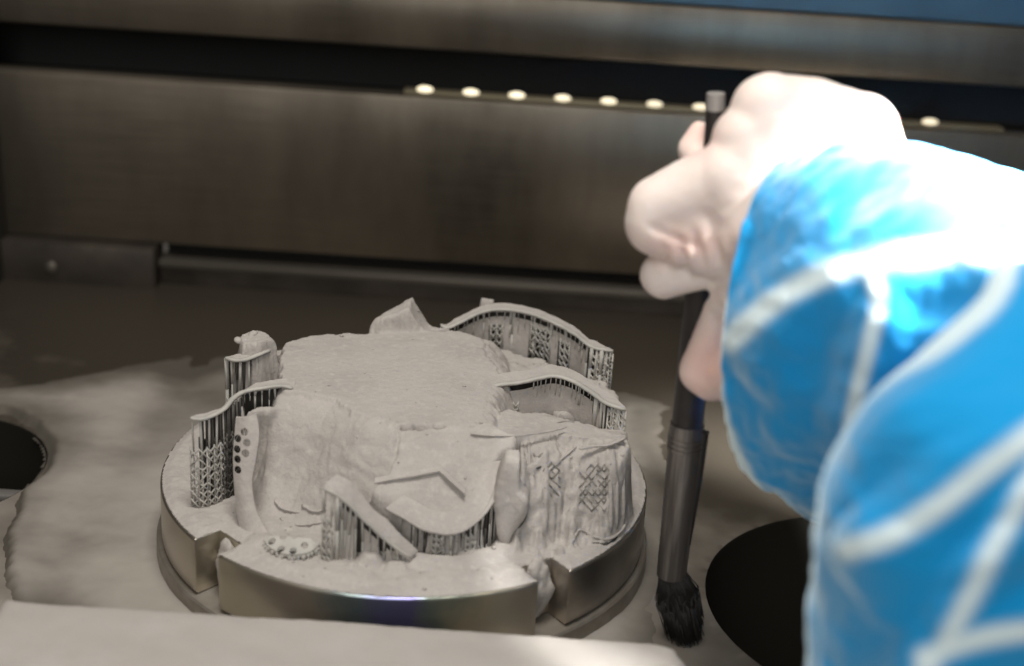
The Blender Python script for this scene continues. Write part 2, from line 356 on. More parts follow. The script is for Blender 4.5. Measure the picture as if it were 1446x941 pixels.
# crest at the back
P9 = [P(520, 458, 33), P(552, 437, 36), P(586, 420, 38.5), P(600, 428, 37), P(612, 447, 34), P(640, 457, 32), P(600, 468, 31), P(540, 470, 31)]
d9 = sdf(P9, PX, PY); cr = 30.5 + 8.3*np.where(PX < -4.5, np.clip((PX+24)/19.5, 0, 1)**.8, np.clip(1-(PX+4.5)/6.5, 0, 1)**1.4) + .5*fbm(PX/2, PY/2, 0, 87)
Hh = np.maximum(Hh, cr*sstep(-2.2, .6, d9 + .4*wob)*np.where(d9 > -6, 1, 0))
k9 = P(690, 424, 32.5); Hh = np.maximum(Hh, 33.5*sstep(4.4, 2.6, np.hypot(PX-k9[0], (PY-k9[1])) + .5*wob))
for px_, py_, h_, r_ in [(522, 800, 5., 6.5), (496, 808, 3.4, 5), (560, 808, 3.2, 6), (655, 786, 3.8, 6)]:
    c_ = P(px_, py_, 1); Hh = np.maximum(Hh, h_*sstep(r_, r_*.25, np.hypot(PX-c_[0], PY-c_[1]-1) + .5*wob))
# front drifts
Hh = np.maximum(Hh, 3.4*sstep(9, 0, np.hypot((PX+33)/1.5, PY+54) + wob) + 0)
dr = .8 + 2.3*sstep(-40, -58, PY)*(0.55+.45*fbm(PX/10, PY/10, 0, 91)); Hh = np.maximum(Hh, dr*sstep(74, 69, np.hypot(PX, PY)))
# caked vertical grain on steep faces, small clods, crisp edge at the plate rim
gyv, gxv = np.gradient(Hh, ST); steep = np.clip(np.hypot(gxv, gyv)/3, 0, 1)
for _ in range(1):
    Hp = np.pad(Hh, 1, mode='edge'); Hh = .5*Hh + .125*(Hp[:-2, 1:-1]+Hp[2:, 1:-1]+Hp[1:-1, :-2]+Hp[1:-1, 2:])
qt = Hh/3.6 + .9*fbm(PX/11, PY/11, 0, 97, 3); fr = qt-np.floor(qt); pat = sstep(-.05, .35, fbm(PX/13, PY/13, 0, 98, 2))*np.clip(Hh/4, 0, 1)
Hh = Hh + steep*pat*1.9*(sstep(.25, .75, fr)-fr)
Hh = Hh + steep*(.35*fbm(PX/2.2, PY/2.2, 0, 95, 3)) + .11*fbm(PX/1.1, PY/1.1, 0, 96, 3)
rr = np.hypot(PX, PY); Hh = Hh*sstep(74.7, 71.5, rr) + .05
for ang, wd in NOTCH:                         # keep the notches open
    ca, sa = math.cos(math.radians(ang)), math.sin(math.radians(ang)); u, v = PX*ca+PY*sa, -PX*sa+PY*ca
    nd = np.maximum(66.3-u, abs(v)-wd/2); Hh = np.where((rr > 55), Hh*sstep(-.3, 2.2, nd + .3*wob), Hh)
    rr = np.where(nd < -.2, 99, rr)
idx = np.arange(nP*nP).reshape(nP, nP)
Q = np.stack([idx[:-1, :-1], idx[:-1, 1:], idx[1:, 1:], idx[1:, :-1]], -1).reshape(-1, 4)
Q = Q[(rr.ravel()[Q] < 74.6).all(1)]
# sideways crumble on steep faces so they are not pure height columns
DX = steep*(.55*fbm(PX/5, PY/5, Hh/9, 101, 4)) + steep*.6*fbm(PX/1.3, PY/1.3, Hh/9, 104, 3); DY = steep*(1.1*fbm(PX/5+9, PY/6, Hh/2.2, 102, 4))
heap = mk_np('powder_heap', np.stack([PX+DX, PY+DY, Hh], -1).reshape(-1, 3), Q, POWDER)
tag(heap, 'pale grey beige metal powder caked over the round plate and between the printed parts', 'powder', kind='stuff')
def hz(x, y):
    i = int(np.clip((y+75)/ST, 0, nP-1)); j = int(np.clip((x+75)/ST, 0, nP-1)); return float(Hh[i, j])

# ------------------------------------------------------------------ printed denture frameworks
def sweep(name, path, rw, rh, mat_, parent, k=8, jit=.12, seed=1, taper=True):
    path = np.asarray(path); n = len(path); V, F = [], []
    for i in range(n):
        t = path[min(i+1, n-1)]-path[max(i-1, 0)]; t = t/(np.linalg.norm(t)+1e-9)
        s = np.cross(t, [0, 0, 1.]); s /= np.linalg.norm(s)+1e-9; u = np.cross(s, t)
        e = min(1, min(i, n-1-i)/2.+.35) if taper else 1
        for j in range(k):
            a = 2*math.pi*j/k; q = 1+jit*1.8*float(fbm(path[i][0]*.9+j*.7, path[i][1]*.9, j*.9, seed, 3))
            V.append(path[i] + s*math.cos(a)*rw*q*e + u*math.sin(a)*rh*q*e)
    for i in range(n-1):
        for j in range(k): F.append((i*k+j, i*k+(j+1) % k, (i+1)*k+(j+1) % k, (i+1)*k+j))
    F.append(tuple(range(k))[::-1]); F.append(tuple((n-1)*k+j for j in range(k)))
    return mk(name, V, F, mat_, parent)
def ribbon(name, A, B, th, mat_, parent, rows=6, sag=0., seed=5, amp=.38):
    """solid sheet lofted between two curves, th thick (downwards)"""
    A, B = np.asarray(A), np.asarray(B); n = len(A); V = []
    for s in (0, 1):
        for i in range(n):
            for j in range(rows):
                t = j/(rows-1); w_ = min(1, .12+min(i, n-1-i)/6.) if name == 'sheet' else 1; p = A[i]*(1-t*w_)+B[i]*t*w_; p = p + np.array([0, 0, -sag*4*t*(1-t)])
                p = p + np.array([0, 0, amp*float(fbm(p[0]/2.5, p[1]/2.5, p[2]/2.5, seed, 3))])
                if s: p = p - np.array([0, 0, th])
                V.append(p)
    F = []; o = n*rows
    for i in range(n-1):
        for j in range(rows-1):
            a = i*rows+j; F.append((a, a+rows, a+rows+1, a+1)); F.append((o+a, o+a+1, o+a+rows+1, o+a+rows))
    per = [i*rows for i in range(n)] + [(n-1)*rows+j for j in range(1, rows)] + [i*rows+rows-1 for i in range(n-2, -1, -1)] + [j for j in range(rows-2, 0, -1)]
    for q in range(len(per)): a, b_ = per[q], per[(q+1) % len(per)]; F.append((a, b_, o+b_, o+a))
    ob = mk(name, V, F, mat_, parent)
    bm = bmesh.new(); bm.from_mesh(ob.data); bmesh.ops.recalc_face_normals(bm, faces=bm.faces); bm.to_mesh(ob.data); bm.free(); smooth_angle(ob, 50)
    return ob
def bar_geo(V, F, a, b, r0, r1, k=5):
    a, b = np.asarray(a, float), np.asarray(b, float); t = b-a; L_ = np.linalg.norm(t)
    if L_ < .05: return
    t /= L_; s = np.cross(t, [.3, .9, .2]); s /= np.linalg.norm(s); u = np.cross(s, t); o = len(V)
    for p, r in ((a, r0), (b, r1)):
        for j in range(k): an = 2*math.pi*j/k; V.append(p+s*math.cos(an)*r+u*math.sin(an)*r)
    for j in range(k): F.append((o+j, o+(j+1) % k, o+k+(j+1) % k, o+k+j))
    F.append(tuple(o+j for j in range(k))[::-1]); F.append(tuple(o+k+j for j in range(k)))
def posts(path, parent, spacing, foot=None, r=(.42, .26), seed=3, skip=0., wide=.25, m_=None):
    R_ = random.Random(seed); path = np.asarray(path)
    L_ = np.concatenate([[0], np.cumsum(np.linalg.norm(np.diff(path, axis=0), axis=1))]); s = .4
    while s < L_[-1]:
        p = np.array([np.interp(s, L_, path[:, c]) for c in range(3)]); s += spacing*R_.uniform(.65, 1.35)
        if R_.random() < skip: continue
        z0 = foot if foot is not None else max(.1, hz(p[0], p[1]-.6)-1.5)
        if isinstance(foot, tuple): z0 = R_.uniform(*foot)
        if p[2]-z0 < 1: continue
        V, F = [], []; q = R_.uniform(.7, 1.25) if R_.random() > wide else R_.uniform(1.4, 2.1)
        j = np.array([R_.uniform(-.3, .3), R_.uniform(-.3, .3), 0])
        mid = np.array([p[0], p[1], z0+(p[2]-z0)*R_.uniform(.35, .7)]) + j
        bar_geo(V, F, p+[0, 0, -.2], mid, r[0]*q, r[1]*q*.9); bar_geo(V, F, mid+[0, 0, .05], [p[0]+j[0], p[1]+j[1], z0], r[1]*q*.9, r[1]*q)
        mk('support_post', V, F, m_ or SINTER, parent)
def lattice(path, parent, s0, s1, ztop, zbot, cell=2.3, r=.27, off=0., jit=.12, drop=.08, seed=2, m_=None):
    R_ = random.Random(seed); path = np.asarray(path)
    L_ = np.concatenate([[0], np.cumsum(np.linalg.norm(np.diff(path, axis=0), axis=1))]); T = L_[-1]
    def pt(s, z):
        q = np.array([np.interp(s, L_, path[:, c]) for c in range(3)]); q[2] = z; q[1] += off; return q
    a0, a1 = s0*T, s1*T; ns = max(1, int(round((a1-a0)/cell))); nz = max(1, int(round((ztop-zbot)/(cell*1.15))))
    V, F = [], []
    for i in range(ns):
        for j in range(nz):
            x0, x1 = a0+(a1-a0)*i/ns, a0+(a1-a0)*(i+1)/ns; y0, y1 = zbot+(ztop-zbot)*j/nz, zbot+(ztop-zbot)*(j+1)/nz
            g = lambda: np.array([R_.gauss(0, jit) for _ in range(3)])
            if R_.random() > drop: bar_geo(V, F, pt(x0, y0)+g(), pt(x1, y1)+g(), r, r, 4)
            if R_.random() > drop: bar_geo(V, F, pt(x0, y1)+g()+[0, -.2, 0], pt(x1, y0)+g()+[0, -.2, 0], r, r, 4)
    for i in range(ns+1):
        s = a0+(a1-a0)*i/ns; bar_geo(V, F, pt(s, ztop+.5), pt(s, zbot-.5), r*1.05, r*1.05, 4)
    if V: o = mk('lattice', V, F, m_ or SINTER, parent); tag(o, kind='stuff')
def path3(pts, n): return catmull([at_z(*q) for q in pts], n)
def webs(path, parent, segs, dy=(.9, .6), top=2.2, seed=14):
    n = len(path)
    for q, (s0, s1, zb) in enumerate(segs):
        W = np.array(path[int(s0*(n-1)):max(int(s1*(n-1))+1, int(s0*(n-1))+2)])
        ribbon('web', np.array([[p[0], p[1]+dy[0], p[2]-top] for p in W]), np.array([[p[0], p[1]+dy[1], zb] for p in W]), .5, POWDER, parent, 9, seed=seed+q, amp=.12)
def back_web(path, parent, off, zb, seed=90):  # dark sheet added behind the posts so the cavities read dark
    path = path[4:-4]; ribbon('back_web', np.array([p+np.array(off)-[0, 0, .7] for p in path]), np.array([[p[0]+off[0], p[1]+off[1]+.2, zb] for p in path]), .5, CAVITY_SHADE, parent, 8, seed=seed, amp=.12)
FR = 'printed frameworks on the plate'
def fw(label, base=(0, 0, 0)):
    e = empty('denture_framework', base); tag(e, label, 'dental framework', FR); return e
def fin(e):                                   # keep children where they are although the empty sits at the base
    inv = e.matrix_basis.inverted()
    for c in [c for c in COL.objects if c.parent is e]: c.matrix_parent_inverse = Matrix.Translation(-e.location)

# A: tall arch at the back right
A = fw('tall arched framework at the back right, its curved rim above lattice supports', (40, 45, 0))
pa = path3([(622, 459, 30.5), (632, 463, 30), (650, 455, 31), (680, 441, 32.5), (710, 437, 33), (745, 442, 33.3), (780, 455, 33), (812, 472, 32), (836, 490, 31), (866, 496, 30.5)], 70)
sweep('rim', pa, .9, .55, SINTER, A, seed=11)
back = pa + np.array([0, 5.5, .3]); ribbon('sheet', pa+[0, 0, .05], back, .9, POWDER, A, 5, seed=12)
posts(pa[:60]+[0, .5, 0], A, 2.3, (22, 29.5), r=(.26, .17), seed=5, wide=.1)
posts(pa[28:]+[0, 1.1, 0], A, 6.5, 14, r=(.4, .4), seed=6, wide=.5)
lattice(pa, A, .30, .36, 27, 19, 2., .24, .4, seed=4); lattice(pa, A, .5, .62, 30, 18.5, 2., .26, .3, seed=8); lattice(pa, A, .68, .74, 28, 18, 2, .24, .3, seed=9)
lattice(pa, A, .90, 1., 29, 9, 2.1, .3, 0, seed=10)
webs(pa, A, [(.06, .30, 17), (.30, .36, 27.5), (.36, .5, 17), (.5, .62, 29.5), (.62, .68, 17), (.68, .74, 27.5), (.74, .87, 16)], top=2.9); back_web(pa, A, (0, 5.2, 0), 14)
ec = np.array(pa[-8:]); posts(ec+[-.4, 2.2, 0], A, 1.5, 6, r=(.42, .4), seed=115, m_=CAVITY_SHADE); posts(ec+[-.6, 4, 0], A, 1.3, 6, r=(.5, .5), seed=116, m_=CAVITY_SHADE); posts(ec+[0, -.3, 0], A, 1.3, (8, 14), r=(.4, .3), seed=15)
fin(A)

# B: second arch, right
B = fw('lower arched framework at the right, between the tall back arch and the caked front block', (48, 0, 0))
pb = path3([(684, 548, 29.3), (708, 543, 30), (735, 540, 30.8), (762, 534, 31.5), (782, 531, 31.7), (806, 537, 31.2), (832, 552, 30.3), (856, 569, 29.4), (884, 579, 28.6)], 60)
sweep('rim', pb, 1., .6, SINTER, B, seed=21)
ribbon('sheet', pb+[0, 0, .1], pb+np.array([0, 7.5, .6]), .9, POWDER, B, 6, seed=22)
posts(pb[18:]+[0, .6, 0], B, 1.5, (22, 29), r=(.32, .2), seed=25, wide=.1)
posts(pb[46:]+[0, .3, 0], B, 2., 1, r=(.5, .45), seed=26)
posts(pb[46:]+[-.6, 2.2, 0], B, 1.6, 1, r=(.42, .4), seed=126, m_=CAVITY_SHADE); posts(pb[46:]+[-1., 4., 0], B, 1.3, 1, r=(.5, .5), seed=127, m_=CAVITY_SHADE); lattice(pb, B, .89, 1., 27.5, 1.5, 2.1, .3, 0, seed=28); lattice(pb, B, .16, .22, 24, 20.5, 2, .24, -.4, seed=29)
webs(pb, B, [(.08, .86, 18)], (1., .4), 3., 24); back_web(pb, B, (0, 7, .4), 16, 91)
fin(B)

# C: caked block, right front
Cc = fw('caked framework block at the front right, with faint diamond lattice on its face', (50, -28, 0))
pc = path3([(664, 610, 29.6), (700, 613, 29.4), (740, 612, 29.2), (775, 607, 29), (800, 601, 28.8)], 36)
sweep('rim', pc-np.array([0, 0, .5]), .45, .28, POWDER, Cc, seed=31)
pc2 = path3([(818, 634, 25.5), (840, 630, 25.8), (860, 628, 25.8), (884, 618, 26)], 20)
sweep('rim', pc2, .7, .4, POWDER, Cc, seed=32)
def hit(px, py):                              # where the line of sight meets the powder
    d = ray(px, py)
    for t in np.arange(300, 520, .3):
        q = CAM+d*t
        if abs(q[0]) < 74 and abs(q[1]) < 74 and q[2] <= hz(q[0], q[1]): return q
    return CAM+d*430
def rib(pts, r, name='support_post', parent=None, m_=None, lift=(0, .05, .0)):
    c = catmull([hit(*p)+np.array(lift) for p in pts], 4*len(pts)); sweep(name, c, r, r, m_ or POWDER, parent or Cc, 6, .25, 39)
for pts, r in [([(737, 624), (738, 660), (738, 704)], .8), ([(747, 622), (747, 645), (748, 668)], .55), ([(861, 640), (862, 700), (862, 752)], .8), ([(870, 636), (871, 690), (871, 748)], .65), ([(879, 630), (880, 690), (880, 740)], .7),
               ([(756, 632), (766, 634), (772, 650)], .45), ([(766, 672), (790, 650), (815, 630)], .5), ([(800, 720), (810, 690), (815, 665)], .45)]: rib(pts, r)
V_ = [(808, 768), (815, 752), (824, 750), (842, 760), (860, 762), (876, 752), (884, 740)]
rib([(752, 640), (760, 646), (768, 640)], .5, m_=DULL); rib([(736, 640), (737, 646), (737, 650)], .6, m_=DULL); rib([(757, 662), (766, 660), (774, 668)], .4, m_=CAVITY_SHADE)  # short dark bars stand in for shaded pits in the caked face
rib([(786, 598), (800, 596), (812, 598)], .3, m_=DULL); rib([(836, 767), (856, 768), (872, 758)], .5, m_=CAVITY_SHADE, name='foot_gap', lift=(0, .1, -.1)); rib([(730, 745), (738, 736), (744, 722)], .5, m_=CAVITY_SHADE, name='lobe_gap', lift=(0, -.3, 0))  # dark bars laid where the gaps are only in shade
rib(V_, .45, 'foot_edge', lift=(0, -.1, .25))
def face_lattice(px0, px1, py0, py1, lean, nx, ny, dy, seed):
    """diamond struts lying on the caked face"""
    R_ = random.Random(seed); V, F = [], []
    g = hit
    for i in range(nx+1):
        for j in range(ny):
            for sgn in (1, -1):
                if R_.random() < .3: continue
                a_ = g(px0+(px1-px0)*i/nx + R_.uniform(-1, 1), py0+(py1-py0)*j/ny); ii = i+sgn
                if not 0 <= ii <= nx: continue
                b_ = g(px0+(px1-px0)*ii/nx + R_.uniform(-1, 1), py0+(py1-py0)*(j+1)/ny); bar_geo(V, F, a_+[0, -.45, .1], b_+[0, -.45, .1], .24, .24, 4)
    o = mk('lattice', V, F, DULL, Cc); tag(o, kind='stuff')
face_lattice(818, 862, 655, 722, 0, 5, 6, 0, 35); face_lattice(768, 790, 652, 700, 0, 2, 4, 0, 36)
fin(Cc)

# D: left, behind
D = fw('small framework tower at the back left, with columns under a narrow rim', (-55, 12, 0))
pd = path3([(318, 505, 30), (332, 509, 30), (346, 508, 30), (358, 504, 30.3), (375, 497, 30.8), (395, 490, 31), (418, 487, 31)], 40)
sweep('rim', pd[:26], .95, .6, SINTER, D, seed=41)
ribbon('sheet', pd[:30], pd[:30]+np.array([0, 4.5, .2]), .8, POWDER, D, 5, seed=42)
posts(pd[1:24]+[.4, 2.2, 0], D, 2., 6, r=(.4, .36), seed=143, wide=.1, m_=CAVITY_SHADE); posts(pd[:22]+[0, .2, 0], D, 3., 8, r=(.42, .38), seed=43, wide=.4)
lattice(pd, D, 0.02, .36, 17, 8, 2.2, .26, -.3, seed=44)
webs(pd, D, [(.40, .85, 5)], (1., .5), 3.2, 45); back_web(pd[:30], D, (0, 4.3, 0), 4, 92)
pn = path3([(332, 474, 34.5), (338, 478, 34), (346, 479, 33.8), (354, 475, 34.4), (357, 468, 35.6), (364, 468, 35.6)], 16); sweep('nub', pn-np.array([0, 0, .9]), 1.3, 1.1, POWDER, D, seed=46)
fin(D)

# E: left lattice tower with a curved rim running to the plateau, perforated strip in front
E_ = fw('left framework on open criss-cross lattice legs, its rim curving up to the powder', (-52, -26, 0))
pe = path3([(268, 590, 29), (284, 592, 29), (302, 586, 29.3), (318, 576, 29.8), (330, 562, 30.6), (346, 553, 31), (372, 548, 31.2), (398, 545, 31), (414, 549, 30.2)], 60)
sweep('rim', pe, .85, .55, SINTER, E_, seed=51)
ribbon('sheet', pe, pe+np.array([2.5, 6, .3]), .8, POWDER, E_, 5, seed=52)
posts(pe[:26]+[.2, .3, 0], E_, 2.3, 1, r=(.3, .26), seed=53, wide=.05)
posts(pe[30:]+[0, .4, 0], E_, 2.0, (22.5, 28), r=(.36, .24), seed=54, wide=.2)
lattice(pe, E_, 0, .33, 19.5, 1, 2.4, .28, -.2, seed=55, drop=.05); lattice(pe+np.array([3.2, 4.2, 0]), E_, 0, .36, 20, 1, 2.4, .28, 0, seed=56, m_=CAVITY_SHADE)
webs(pe, E_, [(.36, .6, 3)], (2.2, 2.2), 2.2, 57); back_web(pe[:52], E_, (2.8, 6.4, 0), 1, 93)
posts(pe[2:28]+[1.4, 2.4, 0], E_, 2.2, 1, r=(.34, .3), seed=153, wide=.1, m_=CAVITY_SHADE); posts(pe[2:28]+[2.2, 4.4, 0], E_, 1.8, 1, r=(.4, .36), seed=154, wide=.2, m_=CAVITY_SHADE)
lattice(pe+np.array([1.8, 3.2, 0]), E_, 0, .36, 21, 1, 2.2, .3, 0, seed=156, m_=CAVITY_SHADE)
# perforated strip: a narrow curved plate standing on edge
stripL = [(333, 590), (331, 615), (329, 645), (330, 680), (333, 715), (338, 745), (346, 768)]
stripR = [(362, 585), (366, 612), (362, 645), (356, 680), (360, 715), (372, 742), (384, 762)]
zs = [27, 23, 17.5, 12.5, 7.5, 3.5, 1.]
def yline(i): t = i/(len(zs)-1); return -31-17*t
LA = catmull([at_y(*stripL[i], yline(i)) for i in range(7)], 28); LB = catmull([at_y(*stripR[i], yline(i)-1.5) for i in range(7)], 28)
V, F = [], []; n_, rw = 28, 7
for s in (0, 1):
    for i in range(n_):
        for j in range(rw):
            t = j/(rw-1); p = LA[i]*(1-t)+LB[i]*t; p = p+np.array([0, -1.2*4*t*(1-t) + s*1.0, .0]); V.append(p)
o_ = n_*rw
for i in range(n_-1):
    for j in range(rw-1):
        a_ = i*rw+j; F.append((a_, a_+1, a_+rw+1, a_+rw)); F.append((o_+a_, o_+a_+rw, o_+a_+rw+1, o_+a_+1))
per = [i*rw for i in range(n_)] + [(n_-1)*rw+j for j in range(1, rw)] + [i*rw+rw-1 for i in range(n_-2, -1, -1)] + [j for j in range(rw-2, 0, -1)]
for q in range(len(per)): a_, b_ = per[q], per[(q+1) % len(per)]; F.append((a_, b_, o_+b_, o_+a_))
ps = mk('perforated_strip', V, F, POWDER)
bm = bmesh.new(); bm.from_mesh(ps.data); bmesh.ops.recalc_face_normals(bm, faces=bm.faces); bm.to_mesh(ps.data); bm.free()
def drill(obj, holes, dirv, L_=8):
    bm = bmesh.new(); dirv = Vector(dirv).normalized()
    for c, r in holes:
        M4 = Matrix.Translation(Vector(c)*MM) @ dirv.to_track_quat('Z', 'Y').to_matrix().to_4x4()
        bmesh.ops.create_cone(bm, cap_ends=True, segments=14, radius1=r*MM, radius2=r*MM, depth=L_*MM, matrix=M4)
    me = bpy.data.meshes.new('c'); bm.to_mesh(me); bm.free(); c = link('c', me)
    md = obj.modifiers.new('b', 'BOOLEAN'); md.object = c; md.operation = 'DIFFERENCE'; md.solver = 'EXACT'; bake(obj); bpy.data.objects.remove(c); smooth_angle(obj, 40)
hl = [(337, 619), (351, 624), (336, 634), (349, 639), (336.5, 648), (337, 663), (347, 609)]
drill(ps, [(at_y(x, y, -31-17*(y-590)/178), 1.15) for x, y in hl], (0, 1, -.35))
ps.parent = E_
fin(E_)

# G: small perforated saddle half buried in front left
G = fw('small perforated mesh saddle half buried in powder at the front left', (-28, -52, 0))
ga = catmull([at_z(*q) for q in [(372, 762, 4.2), (380, 772, 3.8), (398, 781, 3.6), (420, 783, 3.7), (440, 778, 4), (452, 768, 4.6)]], 26)
gb = catmull([at_z(*q) for q in [(376, 756, 5), (388, 757, 5.4), (402, 757, 5.6), (418, 759, 5.8), (436, 760, 5.8), (450, 760, 5.6)]], 26)
saddle = ribbon('mesh_saddle', ga, gb, .9, SINTER, None, 6, seed=61, amp=.12)
drill(saddle, [(at_z(x, y, 4.5), 1.) for x, y in [(384, 765), (397, 773), (400, 763), (414, 776), (416, 764), (430, 772), (433, 763), (444, 766)]], (0, .2, 1))
saddle.parent = G
posts(ga-np.array([0, .2, .3]), G, 1.5, .3, r=(.45, .35), seed=63)
fin(G)

# F: front framework: diagonal band, bowl rim, V shaped crease, tooth shaped lobe
Ff = fw('front framework with a diagonal band, a bowl shaped rim and a pointed crease', (12, -50, 0))
da = path3([(456, 690, 23.5), (470, 696, 22.8), (492, 712, 19.5), (515, 735, 15), (540, 758, 10.5), (562, 776, 6.8), (580, 788, 4.2)], 40)
db = catmull([at_z(478, 670, 25.5), at_z(492, 677, 24.4), at_z(508, 695, 21), at_z(528, 718, 16.8), at_z(549, 737, 13), at_z(568, 757, 9.4), at_z(590, 777, 5.4)], 40)
ribbon('diagonal_band', da, db, .9, POWDER, Ff, 8, sag=-.5, seed=71, amp=.55)
sweep('rim', da, .5, .45, SINTER, Ff, seed=72)
posts(da[8:]+[.3, 1.0, -.4], Ff, 2.4, None, r=(.36, .28), seed=73, wide=.15)
posts(da[:9]+[0, .3, 0], Ff, 1.9, .5, r=(.4, .34), seed=74, wide=.2); lattice(da, Ff, .0, .10, 15, 1.2, 1.9, .27, 0, seed=75)
webs(da, Ff, [(.16, .34, .3), (.46, .62, .3), (.72, .97, .3)], (1.6, .9), 3.4, 76); back_web(da, Ff, (1.5, 4.5, -.5), .3, 94)
rimp = catmull([np.array([*S(*q), 0])+[0, -.5, SL[1]+SL[2]*(S(*q)[1]-SL[0])] for q in RIM[1:]], 60)
sweep('bowl_rim', rimp, .75, .5, POWDER, Ff, seed=77)
ribbon('bowl_sheet', rimp, np.array([p+(np.array([*P(620, 668, 20), 0])-p)*np.array([.34, .34, 0])+[0, 0, SL[2]*.34*(P(620, 668, 20)[1]-p[1])-.55] for p in rimp]), .8, POWDER, Ff, 6, seed=80, amp=.15)
posts(rimp[3:52]+[0, .7, -.3], Ff, 1.7, None, r=(.36, .24), seed=78, wide=.12, skip=.3); back_web(rimp[6:54], Ff, (0, 3.2, 1.6), 1.5, 95); posts(rimp[10:44]+[0, 2.2, .9], Ff, 2.6, None, r=(.4, .3), seed=87, wide=.1, m_=CAVITY_SHADE)
for s_ in ((.30, .36), (.50, .58)): lattice(rimp+np.array([0, .6, 0]), Ff, *s_, 8, 2.5, 1.8, .25, 0, seed=79)
v1 = catmull([at_slope(*q, SL[0], SL[1]+.5, SL[2]) for q in [(528, 688), (560, 682), (590, 677), (620, 671)]], 20); v2 = catmull([at_slope(*q, SL[0], SL[1]+.5, SL[2]) for q in [(620, 671), (632, 682), (645, 694), (656, 704)]], 14)
for vv, sd in ((v1, 81), (v2, 82)):
    ribbon('crease', vv+[0, .7, .95], vv+np.array([0, 2.6, 1.6]), .5, POWDER, Ff, 4, seed=sd, amp=.08)
tooth = [(714, 650), (724, 653), (733, 656), (733, 690), (745, 708), (743, 722), (736, 736), (726, 748), (713, 771), (706, 758), (701, 736), (698, 705), (705, 672)]
yt = -47.5; T2 = [at_y(x, y, yt) for x, y in tooth]; cen = np.mean(T2, axis=0); V, F = [], []; k = len(T2)*4
loop = catmull(T2+[T2[0]], k+1)[:-1]; loop = np.array([cen+(p-cen)*(1.06+.07*float(fbm(p[0]/2.2, p[2]/2.2, 0, 85, 3))) for p in loop])
for s_, dy in ((.0, -1.1), (.6, -1.1), (.94, -.95), (1., -.3), (1.03, 5.5)):
    for p in loop: q = cen+(p-cen)*max(s_, .02); V.append([q[0], q[1]+dy + .3*float(fbm(q[0]/3, q[2]/3, 0, 84)), q[2]])
for r_ in range(4):
    for j in range(k): F.append((r_*k+j, r_*k+(j+1) % k, (r_+1)*k+(j+1) % k, (r_+1)*k+j))
mk('tooth_lobe', V, F, POWDER, Ff)
fin(Ff)

for pts_ in ([(388, 706), (402, 718), (424, 724)], [(396, 732), (424, 741), (456, 737)], [(428, 712), (444, 722), (464, 719)]):
    c_ = catmull([hit(*p_)+np.array([0, -.3, .25]) for p_ in pts_], 16); sweep('powder_ledge', c_, .9, .32, POWDER, heap, 6, .4, 58)
# loose crumbs on the plate
V, F = [], []; R_ = random.Random(77)
for i in range(420):
    a_ = R_.uniform(0, 2*math.pi); q = 73*math.sqrt(R_.random()); x, y = q*math.cos(a_), q*math.sin(a_)
    if y > -25 and R_.random() < .8: continue
    r = R_.uniform(.15, .5)*(1 if R_.random() < .85 else 1.8); z = hz(x, y)+r*.2
    if z < .3: continue
    o0 = len(V)
    for dx, dy, dz in ((1, 0, 0), (-1, 0, 0), (0, 1, 0), (0, -1, 0), (0, 0, 1), (0, 0, -1)):
        e = r*R_.uniform(.6, 1.2); V.append((x+dx*e, y+dy*e, z+dz*e*.8))
    for f in ((0, 2, 4), (2, 1, 4), (1, 3, 4), (3, 0, 4), (2, 0, 5), (1, 2, 5), (3, 1, 5), (0, 3, 5)): F.append(tuple(o0+k for k in f))
cb = mk('powder_crumbs', V, F, POWDER, heap); tag(cb, kind='stuff')
# powder crumbs left in the notches
def clump(label, c, s, seed):
    bm = bmesh.new(); bmesh.ops.create_icosphere(bm, subdivisions=4, radius=1)
    for v in bm.verts:
        p = v.co; q = 1+.5*float(fbm(p.x*1.5+seed, p.y*1.5, p.z*2.2, seed, 5)); q *= (1 if p.z > 0 else 1+.25*p.z); v.co = Vector((p.x*s[0]*q, p.y*s[1]*q, p.z*s[2]*q))*MM
    me = bpy.data.meshes.new('powder_clump'); bm.to_mesh(me); bm.free(); me.polygons.foreach_set('use_smooth', [True]*len(me.polygons))
    o = link('powder_clump', me, POWDER); o.location = Vector(c)*MM; tag(o, label, 'powder', 'powder stuck in the notches'); return o
for lab, (ang, wd), sd, zc in [('crumbly powder slump spilling down the right notch of the round plate', NOTCH[1], 3, -8), ('powder slump lying in the left notch of the round plate', NOTCH[0], 8, -10)]:
    a_ = math.radians(ang); o = clump(lab, (67.6*math.cos(a_), 67.6*math.sin(a_), zc), (2.9, 4.9, 9.5 if sd == 3 else 8), sd); o.rotation_euler[2] = a_

# ------------------------------------------------------------------ powder drift on the chamber floor, front bar
FP = [at_z(*q, ZF)[:2] for q in [(-300, 640), (-60, 560), (60, 548), (200, 520), (330, 490), (480, 470), (960, 560), (1010, 700), (985, 800), (990, 960), (600, 1100), (20, 1100)]]
FP = FP + [at_z(*q, ZF)[:2] for q in [(20, 842), (12, 815), (14, 785), (10, 760), (22, 730), (40, 690), (56, 628), (46, 606), (20, 588), (-80, 575)]]
st = 1.1
gx, gy = np.arange(-190, 130, st), np.arange(-150, 170, st); X, Y = np.meshgrid(gx, gy)
d = sdf(FP, X, Y) + 6*fbm(X/30, Y/30, 0, 110)*sstep(-110, -90, X) + 2.2*fbm(X/14, Y/14, 0, 111) + 1.1*fbm(X/3, Y/3, 0, 112)
for (c, r) in PORTS: d = np.minimum(d, np.hypot(X-c[0], Y-c[1])-r-1.2-.6*fbm(X/4, Y/4, 0, 113))
side = sstep(-95, -115, X)
th = 2.0*sstep(-.6, 2.2, d)*side + (.5+1.1*sstep(2, 45, d))*sstep(0, 30, d)*(.8+.5*fbm(X/26, Y/16, 0, 114)) + .5*sstep(1, 6, d)*fbm(X/8, Y/8, 0, 115)
